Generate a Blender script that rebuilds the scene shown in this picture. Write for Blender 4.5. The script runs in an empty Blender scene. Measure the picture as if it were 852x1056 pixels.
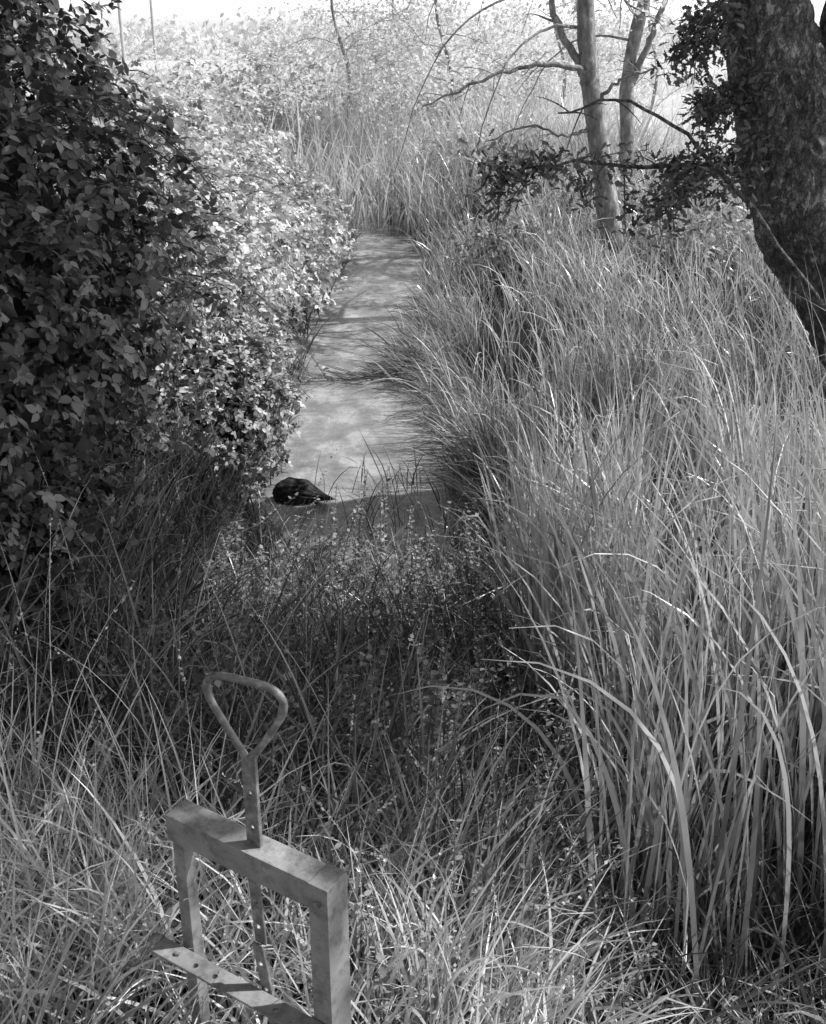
import bpy, bmesh, math, numpy as np
from mathutils import Vector, Matrix
rng = np.random.default_rng(11)
sc = bpy.context.scene
COL = sc.collection
sc.view_settings.view_transform='Standard'
sc.view_settings.look='None'
sc.view_settings.exposure=0

# ------------------------------------------------------------------ helpers
def sstep(a,b,x):
    t=np.clip((np.asarray(x,float)-a)/(b-a),0,1); return t*t*(3-2*t)
class SinNoise:
    def __init__(s,seed,n=14,f=1.0):
        r=np.random.default_rng(seed)
        s.d=r.normal(size=(n,3)); s.d/=np.linalg.norm(s.d,axis=1)[:,None]
        s.f=f*(2**r.uniform(0,2.6,n)); s.p=r.uniform(0,6.28,n); s.a=(f/s.f)**.7
    def __call__(s,P):
        P=np.asarray(P,float)
        return (np.sin((P@s.d.T)*s.f+s.p)*s.a).sum(-1)/s.a.sum()*2.2
def mesh_obj(name,V,F,mat=None,tone=None,smooth=True,parent=None):
    V=np.asarray(V,dtype=np.float32).reshape(-1,3); F=np.asarray(F,dtype=np.int32)
    me=bpy.data.meshes.new(name)
    k=F.shape[1]
    me.vertices.add(len(V)); me.vertices.foreach_set('co',V.ravel())
    me.loops.add(F.size); me.loops.foreach_set('vertex_index',F.ravel())
    me.polygons.add(len(F)); me.polygons.foreach_set('loop_start',np.arange(0,F.size,k,dtype=np.int32))
    me.update(calc_edges=True)
    me.polygons.foreach_set('use_smooth',np.full(len(F),smooth,dtype=bool))
    if tone is not None:
        a=me.attributes.new('tone','FLOAT','POINT'); a.data.foreach_set('value',np.asarray(tone,dtype=np.float32))
    if mat: me.materials.append(mat)
    me.update()
    ob=bpy.data.objects.new(name,me)
    COL.objects.link(ob)
    if parent: ob.parent=parent
    return ob
def join(parts):
    Vs,Fs,Ts=[],[],[]; o=0
    for V,F,T in parts:
        Vs.append(V);Fs.append(F+o);Ts.append(T);o+=len(V)
    return np.concatenate(Vs),np.concatenate(Fs),np.concatenate(Ts)
def mesh_multi(name,groups):
    js=[join(p) for p,m in groups]; V,F,T=join(js)
    ob=mesh_obj(name,V,F,groups[0][1],T)
    for p,m in groups[1:]: ob.data.materials.append(m)
    mi=np.concatenate([np.full(len(j[1]),k,dtype=np.int32) for k,j in enumerate(js)])
    ob.data.polygons.foreach_set('material_index',mi); ob.data.update(); return ob
def empty(name,loc=(0,0,0)):
    e=bpy.data.objects.new(name,None); e.location=loc; e.empty_display_size=.2; COL.objects.link(e); return e
def child(ob,par):
    ob.parent=par; ob.matrix_parent_inverse=Matrix.Translation(-Vector(par.location)); return ob
def meta(ob,label,cat,group=None,kind=None):
    ob['label']=label; ob['category']=cat
    if group: ob['group']=group
    if kind: ob['kind']=kind

class NT:
    def __init__(s,mat):
        mat.use_nodes=True; s.t=mat.node_tree; s.t.nodes.clear()
    def n(s,typ,**kw):
        nd=s.t.nodes.new(typ)
        for k,v in kw.items():
            if k.startswith('_'): setattr(nd,k[1:],v)
            else: nd.inputs[k.replace('__',' ')].default_value=v
        return nd
    def l(s,a,b): s.t.links.new(a,b)
def grey(v): return (v,v,v,1)
def ramp(nt,src,stops):
    r=nt.n('ShaderNodeValToRGB'); el=r.color_ramp.elements
    while len(el)<len(stops): el.new(.5)
    for e,(p,v) in zip(el,stops): e.position=p; e.color=grey(v)
    nt.l(src,r.inputs[0]); return r
def leaf_mat(name,lo,hi,trans=.35,rough=.45,spec=.4,nscale=3.0,mid=.5,nlo=.7):
    m=bpy.data.materials.new(name); nt=NT(m)
    at=nt.n('ShaderNodeAttribute',_attribute_name='tone')
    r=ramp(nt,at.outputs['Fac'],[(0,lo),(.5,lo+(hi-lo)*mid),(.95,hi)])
    tc=nt.n('ShaderNodeTexCoord'); nz=nt.n('ShaderNodeTexNoise',Scale=nscale,Detail=3.0)
    nt.l(tc.outputs['Object'],nz.inputs['Vector'])
    r2=ramp(nt,nz.outputs['Fac'],[(.3,nlo),(.6,1.0)])
    mx=nt.n('ShaderNodeMix',_data_type='RGBA',_blend_type='MULTIPLY'); mx.inputs['Factor'].default_value=1
    nt.l(r.outputs[0],mx.inputs['A']); nt.l(r2.outputs[0],mx.inputs['B'])
    p=nt.n('ShaderNodeBsdfPrincipled',Roughness=rough); p.inputs['Specular IOR Level'].default_value=spec
    tr=nt.n('ShaderNodeBsdfTranslucent'); ms=nt.n('ShaderNodeMixShader',Fac=trans)
    nt.l(mx.outputs['Result'],p.inputs['Base Color']); nt.l(mx.outputs['Result'],tr.inputs['Color'])
    nt.l(p.outputs[0],ms.inputs[1]); nt.l(tr.outputs[0],ms.inputs[2])
    o=nt.n('ShaderNodeOutputMaterial'); nt.l(ms.outputs[0],o.inputs[0]); return m
def rough_mat(name,stops,scale=4,detail=8,rough=.9,bump=.3,bscale=20,stretch=(1,1,1),spec=.2,metal=0,bdist=.02,vor=False,stain=None):
    m=bpy.data.materials.new(name); nt=NT(m)
    tc=nt.n('ShaderNodeTexCoord'); mp=nt.n('ShaderNodeMapping'); mp.inputs['Scale'].default_value=stretch
    nt.l(tc.outputs['Object'],mp.inputs['Vector'])
    nz=nt.n('ShaderNodeTexNoise',Scale=scale,Detail=detail,Roughness=.65); nt.l(mp.outputs[0],nz.inputs['Vector'])
    r=ramp(nt,nz.outputs['Fac'],stops)
    p=nt.n('ShaderNodeBsdfPrincipled',Roughness=rough,Metallic=metal); p.inputs['Specular IOR Level'].default_value=spec
    nb=nt.n('ShaderNodeTexNoise',Scale=bscale,Detail=8.0,Roughness=.7); nt.l(mp.outputs[0],nb.inputs['Vector'])
    b=nt.n('ShaderNodeBump',Strength=bump,Distance=bdist)
    col=r.outputs[0]
    def mul(a,c):
        mx=nt.n('ShaderNodeMix',_data_type='RGBA',_blend_type='MULTIPLY'); mx.inputs['Factor'].default_value=1
        nt.l(a,mx.inputs['A']); nt.l(c,mx.inputs['B']); return mx.outputs['Result']
    if vor:
        vo=nt.n('ShaderNodeTexVoronoi',Scale=bscale*.5); vo.feature='DISTANCE_TO_EDGE'
        ad=nt.n('ShaderNodeVectorMath'); ad.operation='ADD'
        sb=nt.n('ShaderNodeVectorMath'); sb.operation='SCALE'; sb.inputs['Scale'].default_value=.6
        nt.l(nb.outputs['Color'],sb.inputs[0]); nt.l(sb.outputs[0],ad.inputs[0]); nt.l(mp.outputs[0],ad.inputs[1]); nt.l(ad.outputs[0],vo.inputs['Vector'])
        rr=ramp(nt,vo.outputs['Distance'],[(0,0),(.25,1)])
        ma=nt.n('ShaderNodeMath'); ma.operation='ADD'; nt.l(rr.outputs[0],ma.inputs[0]); nt.l(nb.outputs['Fac'],ma.inputs[1])
        nt.l(ma.outputs[0],b.inputs['Height'])
        r3=ramp(nt,vo.outputs['Distance'],[(0,.2),(.13,1)]); col=mul(col,r3.outputs[0])
        n4=nt.n('ShaderNodeTexNoise',Scale=2.2,Detail=6.0,Roughness=.7); nt.l(tc.outputs['Object'],n4.inputs['Vector'])
        r4=ramp(nt,n4.outputs['Fac'],[(.4,.5),(.58,1)]); col=mul(col,r4.outputs[0])
    else: nt.l(nb.outputs['Fac'],b.inputs['Height'])
    if stain:
        n5=nt.n('ShaderNodeTexNoise',Scale=stain,Detail=12.0,Roughness=.75); nt.l(tc.outputs['Object'],n5.inputs['Vector'])
        r5=ramp(nt,n5.outputs['Fac'],[(.40,.55),(.50,.92),(.6,1)]); col=mul(col,r5.outputs[0])
        n6=nt.n('ShaderNodeTexVoronoi',Scale=stain*5); nt.l(tc.outputs['Object'],n6.inputs['Vector'])
        r6=ramp(nt,n6.outputs['Distance'],[(.08,.6),(.16,1)]); col=mul(col,r6.outputs[0])
    nt.l(col,p.inputs['Base Color'])
    nt.l(b.outputs[0],p.inputs['Normal'])
    o=nt.n('ShaderNodeOutputMaterial'); nt.l(p.outputs[0],o.inputs[0]); return m

# ------------------------------------------------------------------ blades
def blades(base,L,az,tilt,bend,width,segs=6,tone=None,kink=.0,basew=.6,pw=1.5,root=.35):
    N=len(base); t=np.linspace(0,1,segs+1)
    th=tilt[:,None]+bend[:,None]*t[None,:]**pw
    kk=rng.random(N)<kink; kt=rng.uniform(.45,.88,N); ka=rng.uniform(.5,1.5,N)
    th=th+np.where(kk[:,None],ka[:,None]*np.clip((t[None,:]-kt[:,None])*8,0,1),0)
    th=np.minimum(th,2.5)
    daz=rng.normal(0,.35,N)[:,None]*t[None,:]
    A=az[:,None]+daz
    step=(L/segs)[:,None]
    dx=np.sin(th)*np.cos(A)*step; dy=np.sin(th)*np.sin(A)*step; dz=np.cos(th)*step
    P=np.stack([dx,dy,dz],-1); P=np.cumsum(P,1); P=np.concatenate([np.zeros((N,1,3)),P[:,:-1]],1)+base[:,None,:]
    tw=rng.uniform(0,np.pi,N)[:,None]+rng.normal(0,.9,N)[:,None]*t[None,:]
    side=np.stack([-np.sin(A),np.cos(A),np.zeros_like(A)],-1)
    nrm=np.stack([np.cos(th)*np.cos(A),np.cos(th)*np.sin(A),-np.sin(th)],-1)
    sv=side*np.cos(tw)[...,None]+nrm*np.sin(tw)[...,None]
    prof=np.minimum(1,basew+(1-basew)*t/.25)*np.clip((1-t)*2.0,0,1)**.8
    prof[-1]=.04
    w=width[:,None]*prof[None,:]*.5
    V=np.stack([P-sv*w[...,None],P+sv*w[...,None]],2).reshape(-1,3)
    s=segs+1
    b0=(np.arange(N)*s*2)[:,None]+(np.arange(segs)*2)[None,:]
    F=np.stack([b0,b0+1,b0+3,b0+2],-1).reshape(-1,4)
    if tone is None: tone=rng.random(N)
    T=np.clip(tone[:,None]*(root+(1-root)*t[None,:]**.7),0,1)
    T=np.repeat(T.reshape(-1),2)
    return V,F,T,P

def leaflet():
    V=np.array([(0,0,0),(0,.38,-.03),(0,.72,-.03),(0,1,-.08),(-.30,.25,.05),(-.31,.60,.05),(.30,.25,.05),(.31,.60,.05)],float)
    F=np.array([(0,1,5,4),(1,2,3,5),(0,6,7,1),(1,7,3,2)])
    return V,F
def oakleaf():
    ys=[0,.16,.3,.44,.58,.72,.86,1.0]; xs_=[.02,.13,.08,.22,.13,.26,.14,.02]; V=[];F=[]
    for y,x in zip(ys,xs_): V+= [(-x,y,.04*x*4),(0,y,-.06*y*y),(x,y,.04*x*4)]
    for k in range(7): a=3*k; F+=[(a,a+1,a+4,a+3),(a+1,a+2,a+5,a+4)]
    return np.array(V,float),np.array(F)
def compound():
    V0,F0=leaflet(); parts=[]
    for a,s,off in((0,1,.4),(1.35,.85,.22),(-1.35,.85,.22)):
        c,sn=math.cos(a),math.sin(a); R=np.array([[c,-sn,0],[sn,c,0],[0,0,1]])
        V=(V0*s)@R.T; V[:,1]+=off
        V[:,2]-=.15*abs(a)*(np.abs(V[:,0]))
        parts.append((V,F0,np.zeros(len(V))))
    V,F,_=join(parts); V[:,1]-=.1
    return V/1.3,F
def diamond():
    return np.array([(0,0,0),(-.36,.5,.06),(0,1,-.08),(.36,.5,.06)],float),np.array([(0,1,2,3)])
LEAF=leaflet(); COMP=compound(); DIA=diamond(); OAK=oakleaf()
def unit(v): return v/np.maximum(np.linalg.norm(v,axis=-1,keepdims=True),1e-9)
def scatter(tpl,P,Nrm,size,tone,down=.3,d=None):
    TV,TF=tpl; N=len(P)
    n=unit(Nrm)
    if d is None: d=rng.normal(size=(N,3)); d[:,2]-=down
    d=unit(d-(d*n).sum(-1,keepdims=True)*n); b=np.cross(d,n)
    asp=rng.uniform(.7,1.15,N)
    loc=TV[None]*size[:,None,None]
    V=P[:,None]+loc[...,0:1]*b[:,None]*asp[:,None,None]+loc[...,1:2]*d[:,None]+loc[...,2:3]*n[:,None]
    F=TF[None]+(np.arange(N)*len(TV))[:,None,None]
    return V.reshape(-1,3),F.reshape(-1,TF.shape[1]),np.repeat(tone,len(TV))
def tube(pts,rad,n=8,disp=None):
    pts=np.asarray(pts,float); rad=np.asarray(rad,float); K=len(pts)
    tg=unit(np.gradient(pts,axis=0)); ref=np.array([.13,.97,.2]) if abs(tg[0][2])>.6 else np.array([0,0,1.])
    u=unit(np.cross(tg,ref)); v=np.cross(tg,u)
    a=np.linspace(0,2*np.pi,n,endpoint=False)
    ring=(np.cos(a)[None,:,None]*u[:,None]+np.sin(a)[None,:,None]*v[:,None])
    V=pts[:,None]+ring*rad[:,None,None]
    if disp is not None: V=V+ring*disp(V,a)[...,None]
    V=V.reshape(-1,3)
    i=np.arange(K-1)[:,None]*n; j=np.arange(n)[None]; j2=(j+1)%n
    F=np.stack([i+j,i+j2,i+n+j2,i+n+j],-1).reshape(-1,4)
    return V,F,np.full(len(V),.5)
def smooth_path(ctrl,n):
    ctrl=np.asarray(ctrl,float); K=len(ctrl)
    s=np.linspace(0,K-1,n); P=[]
    for q in s:
        i=min(int(q),K-2); f=q-i
        p0=ctrl[max(i-1,0)];p1=ctrl[i];p2=ctrl[i+1];p3=ctrl[min(i+2,K-1)]
        P.append(.5*((2*p1)+(-p0+p2)*f+(2*p0-5*p1+4*p2-p3)*f*f+(-p0+3*p1-3*p2+p3)*f**3))
    return np.array(P)

# ------------------------------------------------------------------ terrain
def cxf(y): return np.interp(y,[-5,2.5,5,6.5,8.6,10,12,15,18.7,21,24,40,60],[.1,.1,.12,-.12,-.38,-.42,-.44,-.34,-.25,-.9,-3.5,-16,-25])
hn1=SinNoise(3,f=1.2); hn2=SinNoise(4,f=.15)
def ground_h(x,y):
    x=np.asarray(x,float); y=np.asarray(y,float); x,y=np.broadcast_arrays(x,y)
    cx=cxf(y)+.05*np.sin(y*2.1)+.04*np.sin(y*4.7+1); d=np.abs(x-cx); hw=.72-.3*np.exp(-((y-10.6)/.7)**2)*(x>cx)
    HL=np.interp(y,[0,3,6,12,20,40],[1.0,.95,.7,.7,.8,1.0]); HR=np.interp(y,[0,3,6,12,20,40],[.5,.3,.35,.45,.6,.9])
    H=np.where(x<cx,HL,HR)
    h=-.3+(H+.3)*sstep(hw-.3,hw+1.2,d)
    n=1-sstep(2.0,4.6,y)
    hn=.95-.6*sstep(-.1,.8,x)
    h=h*(1-n)+hn*n
    P=np.stack([x,y,np.zeros_like(x)],-1)
    far=sstep(25,90,np.hypot(x,y))
    h=h+.05*hn1(P)*(1-far)+far*.35*hn2(P*.25)
    return h
def axis(lo,hi,a,b,step):
    core=np.arange(a,b,step); g=1.13
    up=[b]; s=step
    while up[-1]<hi: s*=g; up.append(up[-1]+s)
    dn=[a-step]; s=step
    while dn[-1]>lo: s*=g; dn.append(dn[-1]-s)
    return np.array(dn[::-1]+list(core)+up)
xs=axis(-700,700,-6,7,.12); ys=axis(-60,1200,0,24,.12)
X,Y=np.meshgrid(xs,ys); Z=ground_h(X,Y)
nx,ny=len(xs),len(ys); i=np.arange(ny-1)[:,None]*nx+np.arange(nx-1)[None]
F=np.stack([i,i+1,i+nx+1,i+nx],-1).reshape(-1,4)
gm=bpy.data.materials.new('soil_and_meadow'); nt=NT(gm)
geo=nt.n('ShaderNodeNewGeometry'); sp=nt.n('ShaderNodeSeparateXYZ'); nt.l(geo.outputs['Position'],sp.inputs[0])
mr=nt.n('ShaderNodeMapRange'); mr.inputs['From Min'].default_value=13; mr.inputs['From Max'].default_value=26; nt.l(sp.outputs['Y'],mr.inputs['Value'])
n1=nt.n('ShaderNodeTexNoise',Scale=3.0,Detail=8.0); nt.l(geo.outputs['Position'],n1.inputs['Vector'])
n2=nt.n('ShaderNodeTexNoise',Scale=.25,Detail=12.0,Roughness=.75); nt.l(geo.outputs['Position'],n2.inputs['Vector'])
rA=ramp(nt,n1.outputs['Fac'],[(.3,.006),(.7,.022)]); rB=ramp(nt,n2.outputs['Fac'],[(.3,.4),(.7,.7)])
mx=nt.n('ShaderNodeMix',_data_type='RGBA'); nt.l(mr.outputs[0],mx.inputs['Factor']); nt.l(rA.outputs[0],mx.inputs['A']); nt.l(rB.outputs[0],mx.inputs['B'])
p=nt.n('ShaderNodeBsdfPrincipled',Roughness=.95); nt.l(mx.outputs['Result'],p.inputs['Base Color'])
b=nt.n('ShaderNodeBump',Strength=.5,Distance=.1); nt.l(n1.outputs['Fac'],b.inputs['Height']); nt.l(b.outputs[0],p.inputs['Normal'])
o=nt.n('ShaderNodeOutputMaterial'); nt.l(p.outputs[0],o.inputs[0])
g=mesh_obj('ground',np.stack([X,Y,Z],-1).reshape(-1,3),F,gm); g['kind']='structure'

# ------------------------------------------------------------------ water
wm=bpy.data.materials.new('creek_water'); nt=NT(wm)
geo=nt.n('ShaderNodeNewGeometry')
mp=nt.n('ShaderNodeMapping'); mp.inputs['Scale'].default_value=(1.2,.9,1); nt.l(geo.outputs['Position'],mp.inputs['Vector'])
n1=nt.n('ShaderNodeTexNoise',Scale=2.6,Detail=10.0,Roughness=.68,Distortion=.3); nt.l(mp.outputs[0],n1.inputs['Vector'])
n2=nt.n('ShaderNodeTexNoise',Scale=38.0,Detail=5.0,Roughness=.7); nt.l(geo.outputs['Position'],n2.inputs['Vector'])
r=ramp(nt,n1.outputs['Fac'],[(.3,.13),(.48,.26),(.55,.36),(.7,.52)])
r2=ramp(nt,n2.outputs['Fac'],[(.57,0),(.68,.45)])
ad=nt.n('ShaderNodeMix',_data_type='RGBA',_blend_type='ADD'); ad.inputs['Factor'].default_value=.6
nt.l(r.outputs[0],ad.inputs['A']); nt.l(r2.outputs[0],ad.inputs['B'])
p=nt.n('ShaderNodeBsdfPrincipled'); p.inputs['Specular IOR Level'].default_value=.8; nt.l(ad.outputs['Result'],p.inputs['Base Color'])
rr=ramp(nt,n1.outputs['Fac'],[(.44,.03),(.58,.35)]); nt.l(rr.outputs[0],p.inputs['Roughness'])
mp2=nt.n('ShaderNodeMapping'); mp2.inputs['Scale'].default_value=(7,16,1); nt.l(geo.outputs['Position'],mp2.inputs['Vector'])
n3=nt.n('ShaderNodeTexNoise',Scale=1.0,Detail=4.0); nt.l(mp2.outputs[0],n3.inputs['Vector'])
b=nt.n('ShaderNodeBump',Strength=.22,Distance=.02); nt.l(n3.outputs['Fac'],b.inputs['Height']); nt.l(b.outputs[0],p.inputs['Normal'])
o=nt.n('ShaderNodeOutputMaterial'); nt.l(p.outputs[0],o.inputs[0])
yy=np.linspace(2.5,40,150); cc=cxf(yy); off=np.linspace(-1.5,1.5,9)
WX=cc[:,None]+off[None]; WY=np.repeat(yy[:,None],9,1); i=np.arange(149)[:,None]*9+np.arange(8)[None]
w=mesh_obj('water',np.stack([WX,WY,np.zeros_like(WX)],-1).reshape(-1,3),np.stack([i,i+1,i+10,i+9],-1).reshape(-1,4),wm); w['kind']='structure'

# ------------------------------------------------------------------ materials
M_reed=leaf_mat('reed_blade',.02,.99,.26,.27,1.0,mid=.66,nlo=.75)
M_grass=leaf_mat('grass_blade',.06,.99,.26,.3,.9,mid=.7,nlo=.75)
M_dgrass=leaf_mat('shaded_grass_blade',.018,.45,.22,.34,.7,mid=.32)  # darker copy of the grass, shade painted into the blade colour
M_far=leaf_mat('hazed_meadow_grass',.6,.93,.45,.7,.1)  # distance haze painted in as a paler blade colour
M_bram=leaf_mat('shaded_bramble_leaf',.02,.34,.18,.45,.5,mid=.22)  # shade painted into the leaf colour; half-lit and sunlit copies follow
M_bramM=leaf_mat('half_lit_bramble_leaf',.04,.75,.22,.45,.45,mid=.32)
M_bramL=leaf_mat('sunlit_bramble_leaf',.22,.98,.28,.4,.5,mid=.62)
M_oakl=leaf_mat('oak_leaf',.07,.38,.3,.4,.5)
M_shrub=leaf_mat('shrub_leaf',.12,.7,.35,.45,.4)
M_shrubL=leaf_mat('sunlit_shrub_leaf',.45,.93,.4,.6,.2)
M_ald=leaf_mat('hazed_pale_leaf',.68,.95,.5,.7,.1,nlo=.85)  # background haze painted in as a very pale leaf colour
M_core=rough_mat('bramble_shade_core',[(.3,.006),(.7,.02)],6)  # near-black, paints the shade inside the bushes
M_cane=rough_mat('bramble_cane',[(.3,.08),(.7,.2)],10)
M_oak=rough_mat('oak_bark',[(.3,.26),(.46,.62),(.6,.98)],8,10,.95,1.0,12,(3,3,1.5),.15,0,.045,True)
M_bark=rough_mat('alder_bark',[(.3,.12),(.55,.32),(.7,.65)],8,8,.9,.6,16,(2,2,.9),.2,0,.02)
M_pole=rough_mat('pale_pole_wood',[(.3,.4),(.7,.6)],8)  # pale grey tone for the far poles
M_metal=rough_mat('weathered_steel',[(.27,.13),(.40,.28),(.60,.38),(.74,.62)],11,12,.42,.35,150,(1,1,1),.6,.0,.0015,stain=19)
M_rod=rough_mat('worn_painted_steel',[(.3,.08),(.5,.22),(.7,.5)],40,8,.42,.2,120,(1,1,1),.6,.1,.002)
M_stump=rough_mat('wet_wood',[(.3,.008),(.55,.04),(.7,.13)],16,8,.7,1.0,24,(1,1,3),.4,0,.03)

# ------------------------------------------------------------------ grass & reeds
def grass_patch(name,mat,n,xr,yr,Lr,wr,segs=5,tilt=(.05,.5),bend=(.2,1.6),kink=.04,mask=None,heightf=None,clump=.3,lean=None,seeds=0,pw=1.5,leanp=.55,hv=.6,root=.35,per=14,uni=0):
    nc=max(1,n//per)
    cx_=rng.uniform(*xr,nc); cy_=rng.uniform(*yr,nc)
    id=rng.integers(0,nc,n)
    x=cx_[id]+rng.normal(0,clump,n); y=cy_[id]+rng.normal(0,clump,n)
    if uni>0:
        u=rng.random(n)<uni; x=np.where(u,rng.uniform(*xr,n),x); y=np.where(u,rng.uniform(*yr,n),y)
    ct=rng.random(nc)
    ok=(x>xr[0])&(x<xr[1])&(y>yr[0])&(y<yr[1])
    if mask is not None: ok&=mask(x,y)
    x,y,id=x[ok],y[ok],id[ok]; n=len(x)
    z=np.maximum(ground_h(x,y),-.02)-.02
    L=rng.uniform(*Lr,n)*(1-hv/2+hv*ct[id])
    if heightf is not None: L=L*heightf(x,y)
    az=rng.uniform(0,2*np.pi,n)
    if lean is not None:
        m=rng.random(n)<leanp; az=np.where(m,rng.normal(lean,.7,n),az)
    tone=np.clip(ct[id]*.3+rng.random(n)**.8*.88,0,1)
    V,F,T,P=blades(np.stack([x,y,z],-1),L,az,rng.uniform(*tilt,n),rng.uniform(*bend,n)*rng.random(n)**.5,rng.uniform(*wr,n),segs,tone,kink,pw=pw,root=root)
    parts=[(V,F,T)]
    if seeds>0:
        k=min(seeds,n); idx=rng.choice(n,k,replace=False)
        st=blades(np.stack([x,y,z],-1)[idx],L[idx]*1.25,az[idx],rng.uniform(.0,.3,k),rng.uniform(.3,1.0,k),np.full(k,.004),9,np.full(k,.9),0,1)
        parts.append(st[:3]); Pp=st[3]
        tip=Pp[:,-1]; pre=Pp[:,-3]; dirv=tip-pre
        M=18; f=rng.random((k,M)); pos=(pre[:,None]+dirv[:,None]*f[...,None]).reshape(-1,3)
        dd=np.repeat(unit(dirv),M,0)+rng.normal(0,.3,(k*M,3))
        parts.append(scatter(DIA,pos,rng.normal(size=(k*M,3)),rng.uniform(.007,.013,k*M),rng.uniform(.3,.7,k*M),d=dd))
    V,F,T=join(parts)
    ob=mesh_obj(name,V,F,mat,T); ob['kind']='stuff'; return ob
hf=lambda x,y: np.interp(y,[2,3.4,4.2,5,6,7,8],[1.05,1.0,.97,.86,.68,.54,.46])*np.where((x>1.9)&(y>4.0),.72,1)
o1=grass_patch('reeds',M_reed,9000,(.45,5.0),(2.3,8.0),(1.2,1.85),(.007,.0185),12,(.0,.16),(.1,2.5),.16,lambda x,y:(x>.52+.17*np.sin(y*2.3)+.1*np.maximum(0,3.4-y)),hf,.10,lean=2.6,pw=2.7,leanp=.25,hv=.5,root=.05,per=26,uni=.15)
meta(o1,'dense bed of tall pale arching reeds on the creek bank','reeds',kind='stuff')
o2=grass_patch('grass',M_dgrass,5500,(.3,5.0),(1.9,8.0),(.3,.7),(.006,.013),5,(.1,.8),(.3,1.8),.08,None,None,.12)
meta(o2,'dark tangled grass growing at the foot of the reeds','grass',kind='stuff')
def gh(x,y): return np.where(((x+.33)/.36)**2+((y-1.5)/.26)**2<1,.6,1.0)*np.where(x<-.5,1.25,.95)
o3=grass_patch('tall_grass',M_grass,15500,(-2.3,1.6),(1.1,2.4),(.2,.5),(.004,.010),7,(.05,.7),(.3,1.9),.08,lambda x,y:~((np.abs(x+.32)<.2)&(y<1.62)&(y>1.3))&~((x>.35)&(rng.random(len(x))<.45)),gh,.07,seeds=260,root=.2)
meta(o3,'sunlit long grass with seed heads around the sluice gate','grass',kind='stuff')
clear=lambda x,y:((y<6.05)|(np.abs(x-cxf(y))>.68))&~((x>-1.05)&(x<-.4)&(y>6.5)&(y<7.5))
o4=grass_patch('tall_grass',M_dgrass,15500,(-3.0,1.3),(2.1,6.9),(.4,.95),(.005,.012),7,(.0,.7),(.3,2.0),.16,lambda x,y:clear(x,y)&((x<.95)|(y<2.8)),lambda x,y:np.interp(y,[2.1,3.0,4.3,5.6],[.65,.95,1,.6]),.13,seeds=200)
meta(o4,'dark shaded long grass sloping down to the creek','grass',kind='stuff')
o4b=grass_patch('tall_grass',M_grass,1800,(-2.6,.9),(2.3,6.0),(.4,.9),(.003,.008),9,(.0,.7),(.6,2.4),.05,clear,lambda x,y:np.interp(y,[2.3,3.0,4.3,5.6],[.7,.95,1,.65]),.3,seeds=150)
meta(o4b,'scattered pale dry stems among darker grass','grass',kind='stuff')
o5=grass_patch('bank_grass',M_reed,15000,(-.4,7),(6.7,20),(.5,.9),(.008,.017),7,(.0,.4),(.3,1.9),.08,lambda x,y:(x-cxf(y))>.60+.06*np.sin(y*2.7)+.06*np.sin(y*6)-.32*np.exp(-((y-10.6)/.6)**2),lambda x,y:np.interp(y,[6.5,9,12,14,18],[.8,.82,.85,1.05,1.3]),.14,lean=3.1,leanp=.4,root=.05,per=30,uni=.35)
meta(o5,'long drooping grass along the creek bank','grass',kind='stuff')
n=1400; y=rng.uniform(6.4,13,n); x=cxf(y)+rng.uniform(.62,1.1,n)-.25*np.exp(-((y-10.6)/.6)**2)
V,F,T,P=blades(np.stack([x,y,np.maximum(ground_h(x,y),-.02)-.02],-1),rng.uniform(.35,.8,n),rng.normal(3.1,.6,n),rng.uniform(.1,.7,n),rng.uniform(.6,2.2,n),rng.uniform(.008,.015,n),8,root=.0)
ob=mesh_obj('bank_grass',V,F,M_shrub,T); meta(ob,'dark grass hanging over the edge of the water','grass',kind='stuff')
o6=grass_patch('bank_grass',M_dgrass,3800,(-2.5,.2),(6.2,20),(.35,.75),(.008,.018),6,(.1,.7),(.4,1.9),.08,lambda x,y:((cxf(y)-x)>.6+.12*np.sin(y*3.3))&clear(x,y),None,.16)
meta(o6,'grass fringe between the brambles and the water','grass',kind='stuff')
o7=grass_patch('reeds',M_far,8500,(-8,5),(18.8,30),(.9,1.9),(.016,.035),7,(.0,.4),(.1,1.8),.12,None,lambda x,y:.8+.35*np.sin(x*1.7+y*.9)*np.sin(y*1.1),.35,root=.1,per=30)
meta(o7,'pale sunlit reed stand where the creek bends','reeds',kind='stuff')
o7b=grass_patch('reeds',M_reed,3000,(-.6,3.8),(17.4,22),(.8,1.6),(.014,.028),7,(.0,.4),(.1,1.6),.1,lambda x,y:(x-cxf(y)>.3),None,.25,root=.0,per=34)
meta(o7b,'darker reed clump at the water where the creek bends','reeds',kind='stuff')
o8=grass_patch('meadow_grass',M_far,12000,(-40,50),(20,90),(.4,.9),(.04,.09),4,(.0,.6),(.3,1.6),.0,None,None,1.0)
meta(o8,'pale sunlit meadow grass beyond the creek','grass',kind='stuff')
n=150; x=rng.uniform(-.9,.35,n); y=10.4+rng.normal(0,.08,n)+.2*x; L=rng.uniform(.25,.6,n)
V,F,T,P=blades(np.stack([x,y,np.full(n,.01)],-1),L,rng.normal(3.1,.5,n),rng.uniform(1.35,1.6,n),rng.uniform(-.1,.1,n),rng.uniform(.006,.013,n),6)
n=240; x=rng.uniform(-.15,.5,n); y=10.5+rng.normal(0,.4,n)
V2,F2,T2,P=blades(np.stack([x,y,np.full(n,.02)],-1),rng.uniform(.3,.75,n),rng.normal(3.1,.5,n),rng.uniform(.5,1.4,n),rng.uniform(.3,1.2,n),rng.uniform(.008,.014,n),6)
V,F,T=join([(V,F,T),(V2,F2,T2)])
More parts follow.
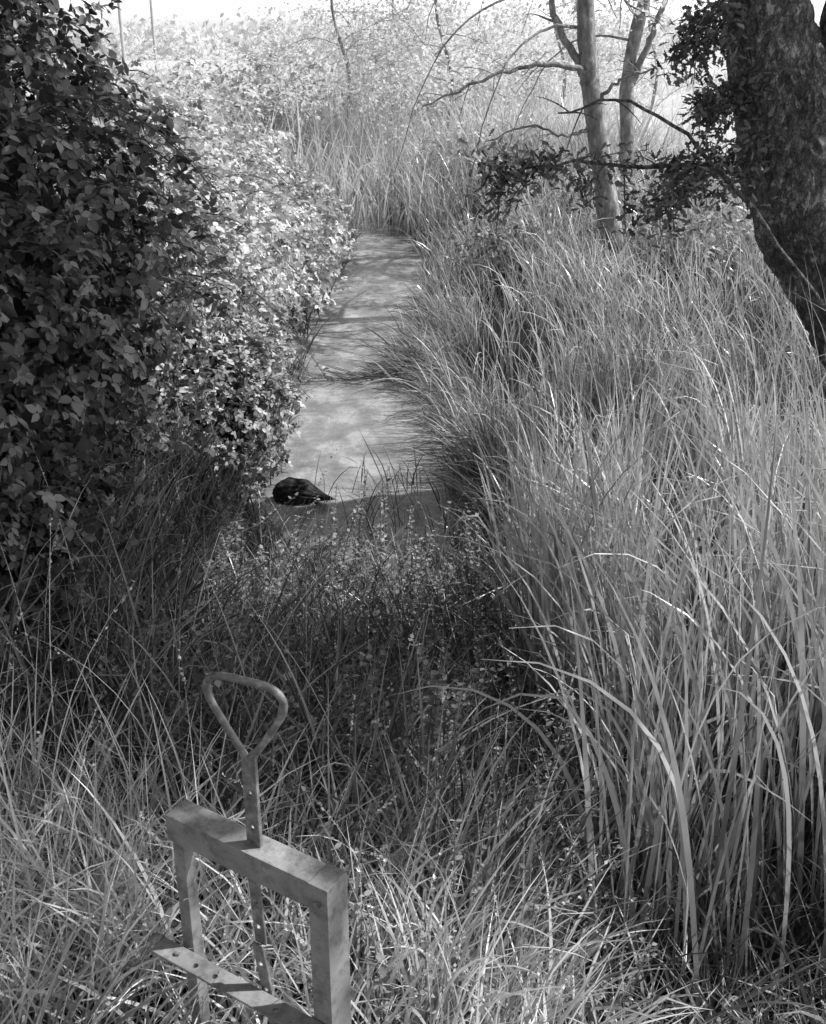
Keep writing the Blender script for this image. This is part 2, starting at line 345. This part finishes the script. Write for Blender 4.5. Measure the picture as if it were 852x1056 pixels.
ob=mesh_obj('fallen_grass',V,F,M_shrub,T); meta(ob,'mat of bent grass lying across the water','grass',kind='stuff')
n=150; y=rng.uniform(5.9,7.6,n)**1; x=-.1+rng.normal(0,.36,n)
V,F,T,P=blades(np.stack([x,y,np.full(n,-.05)],-1),rng.uniform(.2,.6,n),rng.uniform(0,6.28,n),rng.uniform(0,.5,n),rng.uniform(0,1.4,n),rng.uniform(.005,.010,n),7,kink=.2)
ob=mesh_obj('water_stalks',V,F,M_oakl,T); meta(ob,'thin dark stalks standing in the shallow water','water plants',kind='stuff')

def weeds(name,n,xr,yr,hr,mat,ls,label):
    parts=[]
    for k in range(n):
        x,y=rng.uniform(*xr),rng.uniform(*yr); z=max(float(ground_h(x,y)),0)
        h=rng.uniform(*hr); lx,ly=rng.normal(0,.15,2)
        t=np.linspace(0,1,7)[:,None]; P=np.array([x,y,z])+t*np.array([0,0,h])+t**2*np.array([lx,ly,0])
        parts.append(tube(P,np.linspace(.004,.0015,7),4))
        m=int(h/.025); f=np.linspace(.25,1,m); pos=np.array([x,y,z])+f[:,None]*np.array([0,0,h])+f[:,None]**2*np.array([lx,ly,0])
        a=np.arange(m)*1.57+rng.uniform(0,6)
        for s in(0,np.pi):
            d=np.stack([np.cos(a+s),np.sin(a+s),rng.uniform(-.2,.9,m)],-1)
            nn=np.stack([-.3*np.cos(a+s),-.3*np.sin(a+s),np.ones(m)],-1)+rng.normal(0,.3,(m,3))
            parts.append(scatter(LEAF,pos,nn,rng.uniform(*ls,m)*(1.1-.5*f),rng.uniform(.1,.8,m),d=d))
    V,F,T=join(parts); ob=mesh_obj(name,V,F,mat,T); meta(ob,label,'weeds',kind='stuff'); return ob
weeds('nettles',240,(-1.1,.65),(2.7,5.9),(.35,.75),M_shrub,(.026,.052),'leafy dark weeds mixed into the long grass')
weeds('nettles',70,(-.2,.8),(1.7,2.9),(.22,.48),M_shrub,(.016,.034),'fine leafy weeds in the sunlit grass')

# ------------------------------------------------------------------ brambles
def bramble(center,rad,nleaf,size,mat,seed,label,tpl,ncane=30,name='bramble_bush',cat='bush',group='bramble bushes along the creek',inner=.62,thick=.3,amp=(.24,.17)):
    c=np.array(center,float); R=np.array(rad,float); nz=SinNoise(seed,f=2.2)
    root=empty(name,(center[0],center[1],float(ground_h(center[0],center[1]))))
    meta(root,label,cat,group)
    parts=[]
    d=unit(rng.normal(size=(nleaf*2,3))); d=d[(d[:,2]>-.75)][:nleaf]; n=len(d)
    rr=(1+amp[0]*nz(d*1.5)+amp[1]*nz(d*7))*(1-thick*rng.random(n)**1.6)
    P=c+d*R*rr[:,None]
    gz=ground_h(P[:,0],P[:,1]); k=P[:,2]>np.maximum(gz,0)+.02; P=P[k]; d=d[k]; n=len(P)
    nn=unit(d/R)*.8+np.array([0,0,.7])+rng.normal(0,.7,(n,3))
    tone=np.clip(rng.random(n)**1.1,0,1)
    parts.append(scatter(tpl,P,nn,rng.uniform(*size,n),tone,.6))
    stems=[]
    for k in range(ncane):
        dd=unit(rng.normal(size=3)); dd[2]=abs(dd[2])*.9; dd=unit(dd)
        s=c+dd*R*.85; L=rng.uniform(.3,.8)*min(R)*.75
        out=unit(dd*np.array([1,1,.6])+np.array([0,0,.45])+rng.normal(0,.3,3)); t=np.linspace(0,1,9)[:,None]
        Q=s+out*L*t*1.2+np.array([0,0,-1])*L*t**2*1.0
        stems.append(tube(Q,np.linspace(.006,.002,9),4))
        m=int(14+L*30); f=rng.uniform(.1,1,m); pos=np.stack([np.interp(f,t[:,0],Q[:,a]) for a in range(3)],-1)+rng.normal(0,.02,(m,3))
        parts.append(scatter(tpl,pos,rng.normal(0,.45,(m,3))+np.array([0,0,1.]),rng.uniform(*size,m)*.9,rng.uniform(.3,1,m),.3))
    child(mesh_multi('foliage',[(parts,mat),(stems,M_cane)]),root)
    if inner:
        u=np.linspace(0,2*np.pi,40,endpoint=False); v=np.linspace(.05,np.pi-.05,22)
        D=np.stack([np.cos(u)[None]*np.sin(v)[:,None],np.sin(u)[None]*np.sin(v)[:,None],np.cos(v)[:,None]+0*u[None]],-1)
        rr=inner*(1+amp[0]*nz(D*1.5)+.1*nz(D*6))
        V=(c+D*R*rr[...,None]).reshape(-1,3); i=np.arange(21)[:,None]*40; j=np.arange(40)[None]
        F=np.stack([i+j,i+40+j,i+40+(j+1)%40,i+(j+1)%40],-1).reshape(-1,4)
        child(mesh_obj('shade_core',V,F,M_core),root)  # added dark core that blocks light through the bush
    return root
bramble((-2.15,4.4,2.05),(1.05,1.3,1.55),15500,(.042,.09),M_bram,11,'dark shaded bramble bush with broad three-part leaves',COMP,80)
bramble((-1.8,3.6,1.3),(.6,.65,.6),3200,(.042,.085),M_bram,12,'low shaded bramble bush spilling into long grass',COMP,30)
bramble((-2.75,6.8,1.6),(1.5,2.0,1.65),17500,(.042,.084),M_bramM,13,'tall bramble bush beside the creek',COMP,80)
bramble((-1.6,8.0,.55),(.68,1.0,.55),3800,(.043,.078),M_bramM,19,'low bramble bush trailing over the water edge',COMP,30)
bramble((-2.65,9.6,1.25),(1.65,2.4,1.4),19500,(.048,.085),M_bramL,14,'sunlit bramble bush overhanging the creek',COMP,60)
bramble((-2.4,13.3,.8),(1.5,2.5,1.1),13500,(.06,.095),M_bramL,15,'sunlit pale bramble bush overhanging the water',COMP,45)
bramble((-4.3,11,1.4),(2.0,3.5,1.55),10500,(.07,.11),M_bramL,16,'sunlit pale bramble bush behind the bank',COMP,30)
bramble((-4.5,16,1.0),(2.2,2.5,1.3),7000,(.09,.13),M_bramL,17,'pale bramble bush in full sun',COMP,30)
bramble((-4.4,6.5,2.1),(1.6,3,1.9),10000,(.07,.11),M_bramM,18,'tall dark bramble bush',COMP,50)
sg='shrubs near the creek'
bramble((1.2,13.6,.55),(.7,.6,.55),1300,(.05,.08),M_shrub,21,'low shrub under the slender trees',LEAF,10,name='shrub',group=sg,inner=0,thick=.7)
bramble((3.4,13.2,.6),(1.0,.8,.65),1900,(.05,.08),M_shrub,22,'shrub beside a slender tree trunk',LEAF,12,name='shrub',group=sg,inner=0,thick=.7)
bramble((2.6,15.8,.7),(1.4,.9,.7),2300,(.06,.1),M_shrub,23,'shrub beside a slender tree trunk',LEAF,14,name='shrub',group=sg,inner=0,thick=.7)
bramble((1.3,20,1.0),(1.3,1.1,.8),2200,(.07,.12),M_shrubL,24,'leafy shrub among reeds at the creek bend',DIA,20,name='shrub',group=sg,inner=0,thick=.8)
for k,(c,r_) in enumerate([((-6,25,1.2),(2.4,2,1.0)),((-9.5,30,1.3),(3.0,2.2,1.2)),((-13,36,1.4),(3.4,2.2,1.3)),((.6,27,1.6),(2.4,2,1.6)),((-3.2,26,1.4),(2.0,1.4,1.4)),((-1.5,34,2.2),(3.4,2,2.3)),((-6.0,36,1.6),(3.2,2,1.6)),((-21,48,1.5),(5,2,1.4)),((3.0,38,1.9),(3.0,2,1.8))]):
    bramble(c,r_,3000,(.09,.15),M_shrubL if k in(3,4) else M_ald,30+k,'pale sunlit shrub in the meadow',DIA,20,name='shrub',group=sg,inner=0,thick=.9)

# ------------------------------------------------------------------ trees
def branches(stems,twigs,P0,d,L,r,depth,droop=.0,spread=.7,jit=.13):
    n=7; pts=[np.array(P0,float)]; d=unit(np.array(d,float))
    for k in range(n-1):
        d=unit(d+rng.normal(0,jit,3)+np.array([0,0,-droop*.12])); pts.append(pts[-1]+d*L/(n-1))
    pts=np.array(pts); stems.append(tube(pts,np.linspace(r,r*.45,n),6 if depth>1 else 4))
    if depth==0:
        twigs.append(pts[2:]); return
    for k in range(rng.integers(3,5)):
        f=rng.uniform(.3,1); i=f*(n-1); a=pts[int(min(i,n-1))]
        nd=unit(d+rng.normal(0,spread,3))
        branches(stems,twigs,a,nd,L*rng.uniform(.5,.72),r*.5,depth-1,droop,spread,jit)
    branches(stems,twigs,pts[-1],d,L*.6,r*.45,depth-1,droop,spread,jit)
def leaves_on(twigs,per,size,spread,tpl=DIA,zmin=-9):
    T=np.concatenate(twigs); idx=rng.integers(0,len(T),per); P=T[idx]+rng.normal(0,spread,(per,3)); P=P[P[:,2]>zmin]; per=len(P)
    return scatter(tpl,P,rng.normal(0,.7,(per,3))+np.array([0,0,.8]),rng.uniform(*size,per),rng.random(per),.5)
oak=empty('oak_tree',(3.6,7.5,.3)); meta(oak,'thick leaning forked oak trunk with rough bark above reeds','tree')
bn=SinNoise(41,n=28,f=18); bn2=SinNoise(42,f=2.5); bn3=SinNoise(43,n=20,f=7)
path=smooth_path([(4.0,7.5,-.1),(3.65,7.5,.5),(3.3,7.5,1.03),(2.93,7.5,1.6),(2.62,7.5,2.09),(2.36,7.5,2.7),(2.14,7.45,3.4),(2.05,7.3,4.4),(2.1,7.0,5.2)],340)
rad=np.interp(np.linspace(0,1,340),[0,.12,.3,.5,.62,.75,.86,1],[.62,.50,.45,.41,.35,.25,.2,.15])
def bark(V,a):
    Q=V*np.array([1,1,.45]); return -.055*np.abs(bn(Q))**.7+.05*bn2(V)-.03*np.abs(bn3(V*np.array([1,1,.7])))
stems=[tube(path,rad,190,bark)];tw=[]
path2=smooth_path([(3.2,7.6,1.3),(2.92,7.65,1.9),(2.80,7.65,2.5),(2.80,7.6,3.0),(2.82,7.6,3.6),(3.0,7.6,4.7),(3.3,7.6,5.8)],260)
stems.append(tube(path2,np.linspace(.36,.16,260),150,bark))
shade_limb=smooth_path([(2.05,7.2,4.6),(2.4,6.4,5.2),(2.7,5.4,5.7),(2.8,4.4,6.1),(2.6,3.4,6.4)],44); stems.append(tube(shade_limb,np.linspace(.17,.05,44),14))  # out of view, added to throw shade on the grass and near brambles
for k in range(13):
    i=rng.integers(19,43); a=rng.uniform(0,6.28); branches(stems,tw,shade_limb[i],(math.cos(a),math.sin(a),rng.uniform(-.1,.6)),rng.uniform(.65,.9),.06,3,.1)
for (p0,d,L,r) in [((3.2,7.6,5.5),(.5,.2,1.0),.9,.11)]:
    branches(stems,tw,p0,d,L,r,3,.1)
hang=[]
def twigline(ctrl,r0,r1,n=16,sub=0,subL=.4,keep=True,subd=(0,0,-.3)):
    P=smooth_path(ctrl,n); P=P+rng.normal(0,.008,P.shape); stems.append(tube(P,np.linspace(r0,r1,n),6))
    for k in range(sub):
        i=rng.integers(n//5,n-1); d=unit(rng.normal(0,.7,3)+np.array(subd)); q=P[i]+np.linspace(0,1,6)[:,None]*d*subL*rng.uniform(.5,1.2)
        q[:,2]-=np.linspace(0,1,6)**2*.06; stems.append(tube(q,np.linspace(r1*.9,r1*.4,6),4))
        if keep: hang.append(q)
twigline([(2.75,7.1,1.35),(2.35,6.95,1.75),(1.95,6.95,2.2),(1.62,7.1,2.52),(1.25,7.15,2.68),(.9,7.2,2.6)],.020,.006,22,10,.3,keep=False)
twigline([(2.35,7.4,2.25),(2.0,7.3,2.3),(1.5,7.3,2.28),(1.0,7.35,2.3),(.5,7.4,2.2)],.022,.006,20,30,.33)
twigline([(2.3,7.3,2.5),(2.0,7.2,2.35),(1.7,7.1,2.15),(1.45,7.0,2.1)],.016,.005,16,16,.3)
twigline([(2.1,7.4,2.9),(1.9,7.3,3.2),(1.75,7.2,3.15),(1.55,7.2,2.9)],.02,.006,16,20,.3)
twigline([(2.1,7.4,2.7),(1.95,7.3,2.75),(1.75,7.2,2.6)],.016,.005,12,12,.24)
V,F,T=join(stems); child(mesh_obj('trunk',V,F,M_oak,T),oak)
V1,F1,T1=leaves_on(hang,3000,(.05,.08),.05,OAK); V2,F2,T2=leaves_on(tw,28000,(.07,.12),.19,DIA,4.3)  # upper crown is unseen, packed with leaves to cast that shade
V,F,T=join([(V1,F1,T1),(V2,F2,T2)]); child(mesh_obj('crown',V,F,M_oakl,T),oak)

def slender(name,ctrl,r0,r1,extra,label,nl=5000,mat=M_ald,crown_from=.5,lsize=(.05,.09),depth=2,bl=1.6,nb=8,zmin=3.2,droops=0):
    root=empty(name,tuple(ctrl[0])); meta(root,label,'tree','slender trees by the creek')
    P=smooth_path(ctrl,60); stems=[tube(P,np.linspace(r0,r1,60),20,lambda V,a:.14*r0*bn2(V*2.2))]
    tw=[]
    for e in extra:
        pts,a,b,sub=e; Q=smooth_path(pts,22); Q=Q+rng.normal(0,.012,Q.shape); stems.append(tube(Q,np.linspace(a,b,22),7))
        for k in range(sub):
            i=rng.integers(6,21); d=unit(np.array([rng.normal(-.6,.5),rng.normal(0,.4),rng.normal(.0,.4)])); Ls=rng.uniform(.15,.55)
            s=np.linspace(0,1,7)[:,None]; q=Q[i]+s*d*Ls+np.array([0,0,-.2])*s**2*Ls+rng.normal(0,.008,(7,3))*s
            stems.append(tube(q,np.linspace(b*.6,.003,7),4))
    for k in range(droops):
        i=int(rng.uniform(30,50)); a=rng.uniform(2.2,4.2); Lh=rng.uniform(1.0,2.2); Ld=rng.uniform(1.2,2.6); s=np.linspace(0,1,16)[:,None]
        q=P[i]+np.array([math.cos(a),math.sin(a),0])*Lh*s**.8+np.array([0,0,.5])*s-np.array([0,0,1])*Ld*s**2.5+np.cumsum(rng.normal(0,.018,(16,3)),0)
        stems.append(tube(q,np.linspace(.02,.004,16),5)); tw.append(q[8:])
    for k in range(nb):
        i=int(60*rng.uniform(crown_from,.97)); a=rng.uniform(0,6.28)
        branches(stems,tw,P[i],(math.cos(a),math.sin(a),rng.uniform(.1,.7)),bl*rng.uniform(.6,1.1),r1*.6,depth,.5)
    V,F,T=join(stems); child(mesh_obj('trunk',V,F,M_bark,T),root)
    V,F,T=leaves_on(tw,nl,lsize,.12,DIA,zmin); child(mesh_obj('crown',V,F,mat,T),root)
slender('alder_tree',[(2.5,13.3,.3),(2.3,13.3,1.2),(2.08,13.3,2.2),(1.97,13.3,2.8),(1.88,13.3,3.5),(1.75,13.3,5),(1.8,13.2,7)],.14,.07,
  [([(1.98,13.3,2.5),(1.85,13.3,2.8),(1.6,13.25,3.2),(1.45,13.2,3.9)],.055,.03,3),
   ([(1.95,13.2,2.72),(1.6,13.1,2.78),(1.25,13.0,2.77),(.8,12.9,2.64),(.1,12.8,2.38)],.038,.01,11),
   ([(2.02,13.3,2.1),(1.7,13.1,2.05),(1.3,13.1,2.15),(.8,13.0,1.95)],.024,.006,8),
   ([(2.0,13.3,2.3),(2.3,13.2,2.6),(2.7,13.2,2.75)],.03,.01,4)],
  'slender grey tree with a long bare side branch',3200,crown_from=.6,droops=8,zmin=2.7,nb=9)
slender('alder_tree',[(3.25,17.6,.4),(3.25,17.6,1.6),(3.2,17.6,2.4),(3.25,17.6,3.0),(3.38,17.6,3.7),(3.5,17.6,5),(3.6,17.4,7)],.125,.07,
  [([(3.2,17.6,2.3),(3.45,17.5,3.0),(3.75,17.5,3.9)],.06,.035,4)],'slender grey forked tree behind the reeds',3200,crown_from=.55,nb=10,zmin=2.5,droops=3)
for k,(x,y,h) in enumerate([(-1.6,26,7),(.6,24,7.5),(3.4,28,7),(-.4,33,8),(6.2,31,7)]):
    slender('meadow_tree',[(x,y,.8),(x+.2,y,2.3),(x-.15,y,4),(x+.3,y,h)],.05,.02,[],'thin sunlit tree with pale airy leaves',6000,M_ald,.15,(.07,.12),2,1.8,15,zmin=1.3)
parts=[]
for k in range(150):
    a=rng.uniform(-.7,.7); D=rng.uniform(130,300); cx0=D*math.sin(a); cy0=D*math.cos(a); h=rng.uniform(3,6.5)
    m=240; d=unit(rng.normal(size=(m,3))); P=np.array([cx0,cy0,1+h*.45])+d*np.array([h*1.1,h*.6,h*.5])*rng.uniform(.6,1,m)[:,None]
    parts.append(scatter(DIA,P,d+rng.normal(0,.4,(m,3)),rng.uniform(.6,1.2,m),rng.random(m)))
V,F,T=join(parts); ob=mesh_obj('distant_woodland',V,F,M_ald,T); meta(ob,'distant line of trees across the meadow','woodland',kind='stuff')
for (x,y,h) in [(-14.6,60,8.5),(-14.3,66,7.5)]:
    z=float(ground_h(x,y)); r=empty('utility_pole',(x,y,z)); meta(r,'thin wooden utility pole standing in the meadow','utility pole','utility poles')
    V,F,T=tube([(x,y,z-.3),(x,y,z+h*.5),(x,y,z+h)],[.09,.08,.07],10); child(mesh_obj('post',V,F,M_pole,T),r)
    V,F,T=tube([(x-.7,y-.14,z+h-.4),(x,y-.14,z+h-.4),(x+.7,y-.14,z+h-.4)],[.05,.05,.05],6); child(mesh_obj('crossarm',V,F,M_pole,T),r)

# ------------------------------------------------------------------ stump in the water
pth=smooth_path([(-.98,7.28,.0),(-.91,7.26,.05),(-.82,7.24,.075),(-.73,7.22,.06),(-.64,7.19,.05),(-.55,7.16,.045)],36)
r_=np.interp(np.linspace(0,1,36),[0,.08,.3,.52,.7,.85,1],[.02,.07,.10,.085,.045,.02,.004])
sn=SinNoise(77,n=24,f=18)
V,F,T=tube(pth,r_,48,lambda V,a:np.clip(r_*10,0,1)[:,None]*(.006*np.sin(a*13)[None,:]+.018*bn2(V*4)+.014*sn(V)))
st=mesh_obj('tree_stump',V,F,M_stump,T); meta(st,'dark wet rough stump lying in the shallow water','stump')

# ------------------------------------------------------------------ sluice gate
O=Vector((-.469,1.684,0)); ang=math.atan2(-.537,.844)
FR=Matrix.Translation(O)@Matrix.Rotation(ang,4,'Z')
gate=bpy.data.objects.new('sluice_gate',None); COL.objects.link(gate); gate.matrix_world=Matrix.Translation((0,0,.8))@FR
meta(gate,'weathered steel sluice gate frame with looped lifting handle, in grass','sluice gate')
def bm_obj(name,bm,mat,bev=.003):
    if bev: bmesh.ops.bevel(bm,geom=list(bm.edges),offset=bev,segments=2,profile=.7,affect='EDGES',clamp_overlap=True)
    me=bpy.data.meshes.new(name); bm.to_mesh(me); bm.free(); me.materials.append(mat)
    ob=bpy.data.objects.new(name,me); COL.objects.link(ob); ob.parent=gate; ob.location=(0,0,-.8); return ob
def prism(prof,axis,lo,hi):
    bm=bmesh.new(); f=lambda p,t:(t,p[0],p[1]) if axis=='x' else (p[0],p[1],t)
    a=[bm.verts.new(f(p,lo)) for p in prof]; b_=[bm.verts.new(f(p,hi)) for p in prof]
    n=len(prof); bm.faces.new(a[::-1]); bm.faces.new(b_)
    for k in range(n): bm.faces.new((a[k],a[(k+1)%n],b_[(k+1)%n],b_[k]))
    bmesh.ops.recalc_face_normals(bm,faces=bm.faces); return bm
W=.382;D=.056;ZT=1.66;H=.058;t=.007
bm_obj('top_beam',prism([(0,ZT),(D,ZT),(D,ZT-H),(D-t,ZT-H),(D-t,ZT-t),(t,ZT-t),(t,ZT-H),(0,ZT-H)],'x',0,W-.043),M_metal,.002)
bm_obj('post',prism([(.003,.009),(.031,.009),(.031,.036),(.003,.036)],'z',.7,ZT-t-.001),M_metal,.002)
bm_obj('post',prism([(W-.042,-.002),(W,-.002),(W,D+.002),(W-.042,D+.002)],'z',.7,ZT+.001),M_metal,.002)
zr=1.345
xc=.197; yc=.028
def cutter(holes,axis='Y',ctr=0):
    cut=bmesh.new()
    for (hx,hy,hz_) in holes:
        m=Matrix.Translation((hx,hy,hz_))
        if axis=='Y': m=m@Matrix.Rotation(math.pi/2,4,'X')
        bmesh.ops.create_cone(cut,cap_ends=True,segments=16,radius1=.006,radius2=.006,depth=.1,matrix=m)
    cm=bpy.data.meshes.new('c'); cut.to_mesh(cm); cut.free(); co=bpy.data.objects.new('c',cm); COL.objects.link(co); return co
def apply_cut(ob,co,mat):
    md=ob.modifiers.new('b','BOOLEAN'); md.object=co; md.solver='EXACT'
    bpy.context.view_layer.update()
    dg=bpy.context.evaluated_depsgraph_get(); me2=bpy.data.meshes.new_from_object(ob.evaluated_get(dg)); ob.modifiers.clear(); ob.data=me2
    bpy.data.objects.remove(co); me2.materials.clear(); me2.materials.append(mat)
bm=prism([(-.045,zr),(-.003,zr),(-.003,zr-.05),(-.009,zr-.05),(-.009,zr-.006),(-.045,zr-.006)],'x',-.035,W-.01)
me=bpy.data.meshes.new('cross_rail'); bmesh.ops.bevel(bm,geom=list(bm.edges),offset=.001,segments=1,affect='EDGES'); bm.to_mesh(me); bm.free()
rail=bpy.data.objects.new('cross_rail',me); COL.objects.link(rail)
apply_cut(rail,cutter([(.07,-.027,zr),(.12,-.027,zr),(.27,-.027,zr)],'Z'),M_metal)
rail.parent=gate; rail.location=(0,0,-.8)
def slide(name,z0,z1,wd,th,tilt,holes,xo=0,yo=0):
    bm=bmesh.new(); bmesh.ops.create_cube(bm,size=1); bmesh.ops.scale(bm,vec=(wd,th,z1-z0),verts=bm.verts)
    bmesh.ops.bevel(bm,geom=list(bm.edges),offset=.0015,segments=1,affect='EDGES')
    me=bpy.data.meshes.new(name); bm.to_mesh(me); bm.free(); ob=bpy.data.objects.new(name,me); COL.objects.link(ob)
    apply_cut(ob,cutter([(0,0,hz-(z0+z1)/2) for hz in holes]),M_rod)
    ob.parent=gate; ob.location=(xc+xo,yc+yo,(z0+z1)/2-.8); ob.rotation_euler=(0,tilt,0); return ob
slide('slide_bar',1.60,1.855,.032,.010,0,[1.70,1.775])
slide('lifting_strap',1.44,1.60,.026,.007,-.05,[1.48,1.54],.006,-.012)
slide('lifting_strap',1.16,1.445,.026,.007,-.16,[1.22,1.28,1.34,1.40],.030,-.020)
cp=[(-.004,1.846),(-.032,1.888),(-.058,1.930),(-.074,1.960),(-.075,1.982),(-.063,1.998),(-.040,2.005),(0,2.006),(.040,2.005),(.063,1.998),(.075,1.982),(.074,1.960),(.058,1.930),(.032,1.888),(.004,1.846)]
ha=math.radians(10); ca,sa=math.cos(ha),math.sin(ha)
Q=smooth_path([(xc+a*ca,yc+a*sa,b_) for a,b_ in cp],110)
V,F,T=tube(Q,np.full(110,.0070),14); ob=mesh_obj('handle',V,F,M_rod,None); ob.parent=gate; ob.location=(0,0,-.8)
def bolt(x,y,z,ax='y',r=.007,h=.006,name='bolt'):
    bm=bmesh.new(); m=Matrix.Translation((x,y,z))
    if ax=='y': m=m@Matrix.Rotation(math.pi/2,4,'X')
    if ax=='x': m=m@Matrix.Rotation(math.pi/2,4,'Y')
    bmesh.ops.create_cone(bm,cap_ends=True,segments=6 if name=='bolt' else 20,radius1=r,radius2=r,depth=h,matrix=m); return bm_obj(name,bm,M_rod,.001)
bolt(.02,-.024,zr+.003,'z'); bolt(W-.035,-.024,zr+.003,'z'); bolt(W-.020,-.005,ZT-.035)
bolt(-.045,-.014,zr-.004,'x',.014,.018,'lug')
bm=bmesh.new(); bmesh.ops.create_cube(bm,size=1); bmesh.ops.scale(bm,vec=(W-.10,.006,.42),verts=bm.verts); bmesh.ops.translate(bm,vec=(W/2,yc-.004,.93),verts=bm.verts); bm_obj('gate_plate',bm,M_metal,.001)

# ------------------------------------------------------------------ world, sun, camera
az=math.radians(80); el=math.radians(52)
wd=bpy.data.worlds.new('World'); sc.world=wd; wd.use_nodes=True; nt=NT(wd)
sky=nt.n('ShaderNodeTexSky',_sky_type='NISHITA',_sun_disc=False,_sun_elevation=el,_sun_rotation=az,_dust_density=4)
bw=nt.n('ShaderNodeRGBToBW'); bg=nt.n('ShaderNodeBackground',Strength=.10)
tc=nt.n('ShaderNodeTexCoord'); sp=nt.n('ShaderNodeSeparateXYZ'); nt.l(tc.outputs['Generated'],sp.inputs[0])
hz=nt.n('ShaderNodeMapRange'); hz.inputs['From Min'].default_value=0; hz.inputs['From Max'].default_value=.18; hz.inputs['To Min'].default_value=14; hz.inputs['To Max'].default_value=.8
nt.l(sp.outputs['Z'],hz.inputs['Value'])
ml=nt.n('ShaderNodeMath',_operation='MULTIPLY'); nt.l(sky.outputs[0],bw.inputs[0]); nt.l(bw.outputs[0],ml.inputs[0]); nt.l(hz.outputs[0],ml.inputs[1])
wo=nt.n('ShaderNodeOutputWorld'); nt.l(ml.outputs[0],bg.inputs[0]); nt.l(bg.outputs[0],wo.inputs[0])
sd=bpy.data.lights.new('sun','SUN'); sd.energy=5; sd.angle=math.radians(.5); so=bpy.data.objects.new('sun',sd); COL.objects.link(so)
to=Vector((math.sin(az)*math.cos(el),math.cos(az)*math.cos(el),math.sin(el))); so.rotation_euler=to.to_track_quat('Z','Y').to_euler(); so.location=to*50
cd=bpy.data.cameras.new('camera'); cam=bpy.data.objects.new('camera',cd); COL.objects.link(cam)
cd.sensor_fit='VERTICAL'; cd.sensor_height=24; cd.lens=12/math.tan(math.radians(25)); cd.clip_end=3000; cd.clip_start=.05
cam.location=(0,0,3.0); cam.rotation_euler=(math.radians(90-23.1),0,0); sc.camera=cam
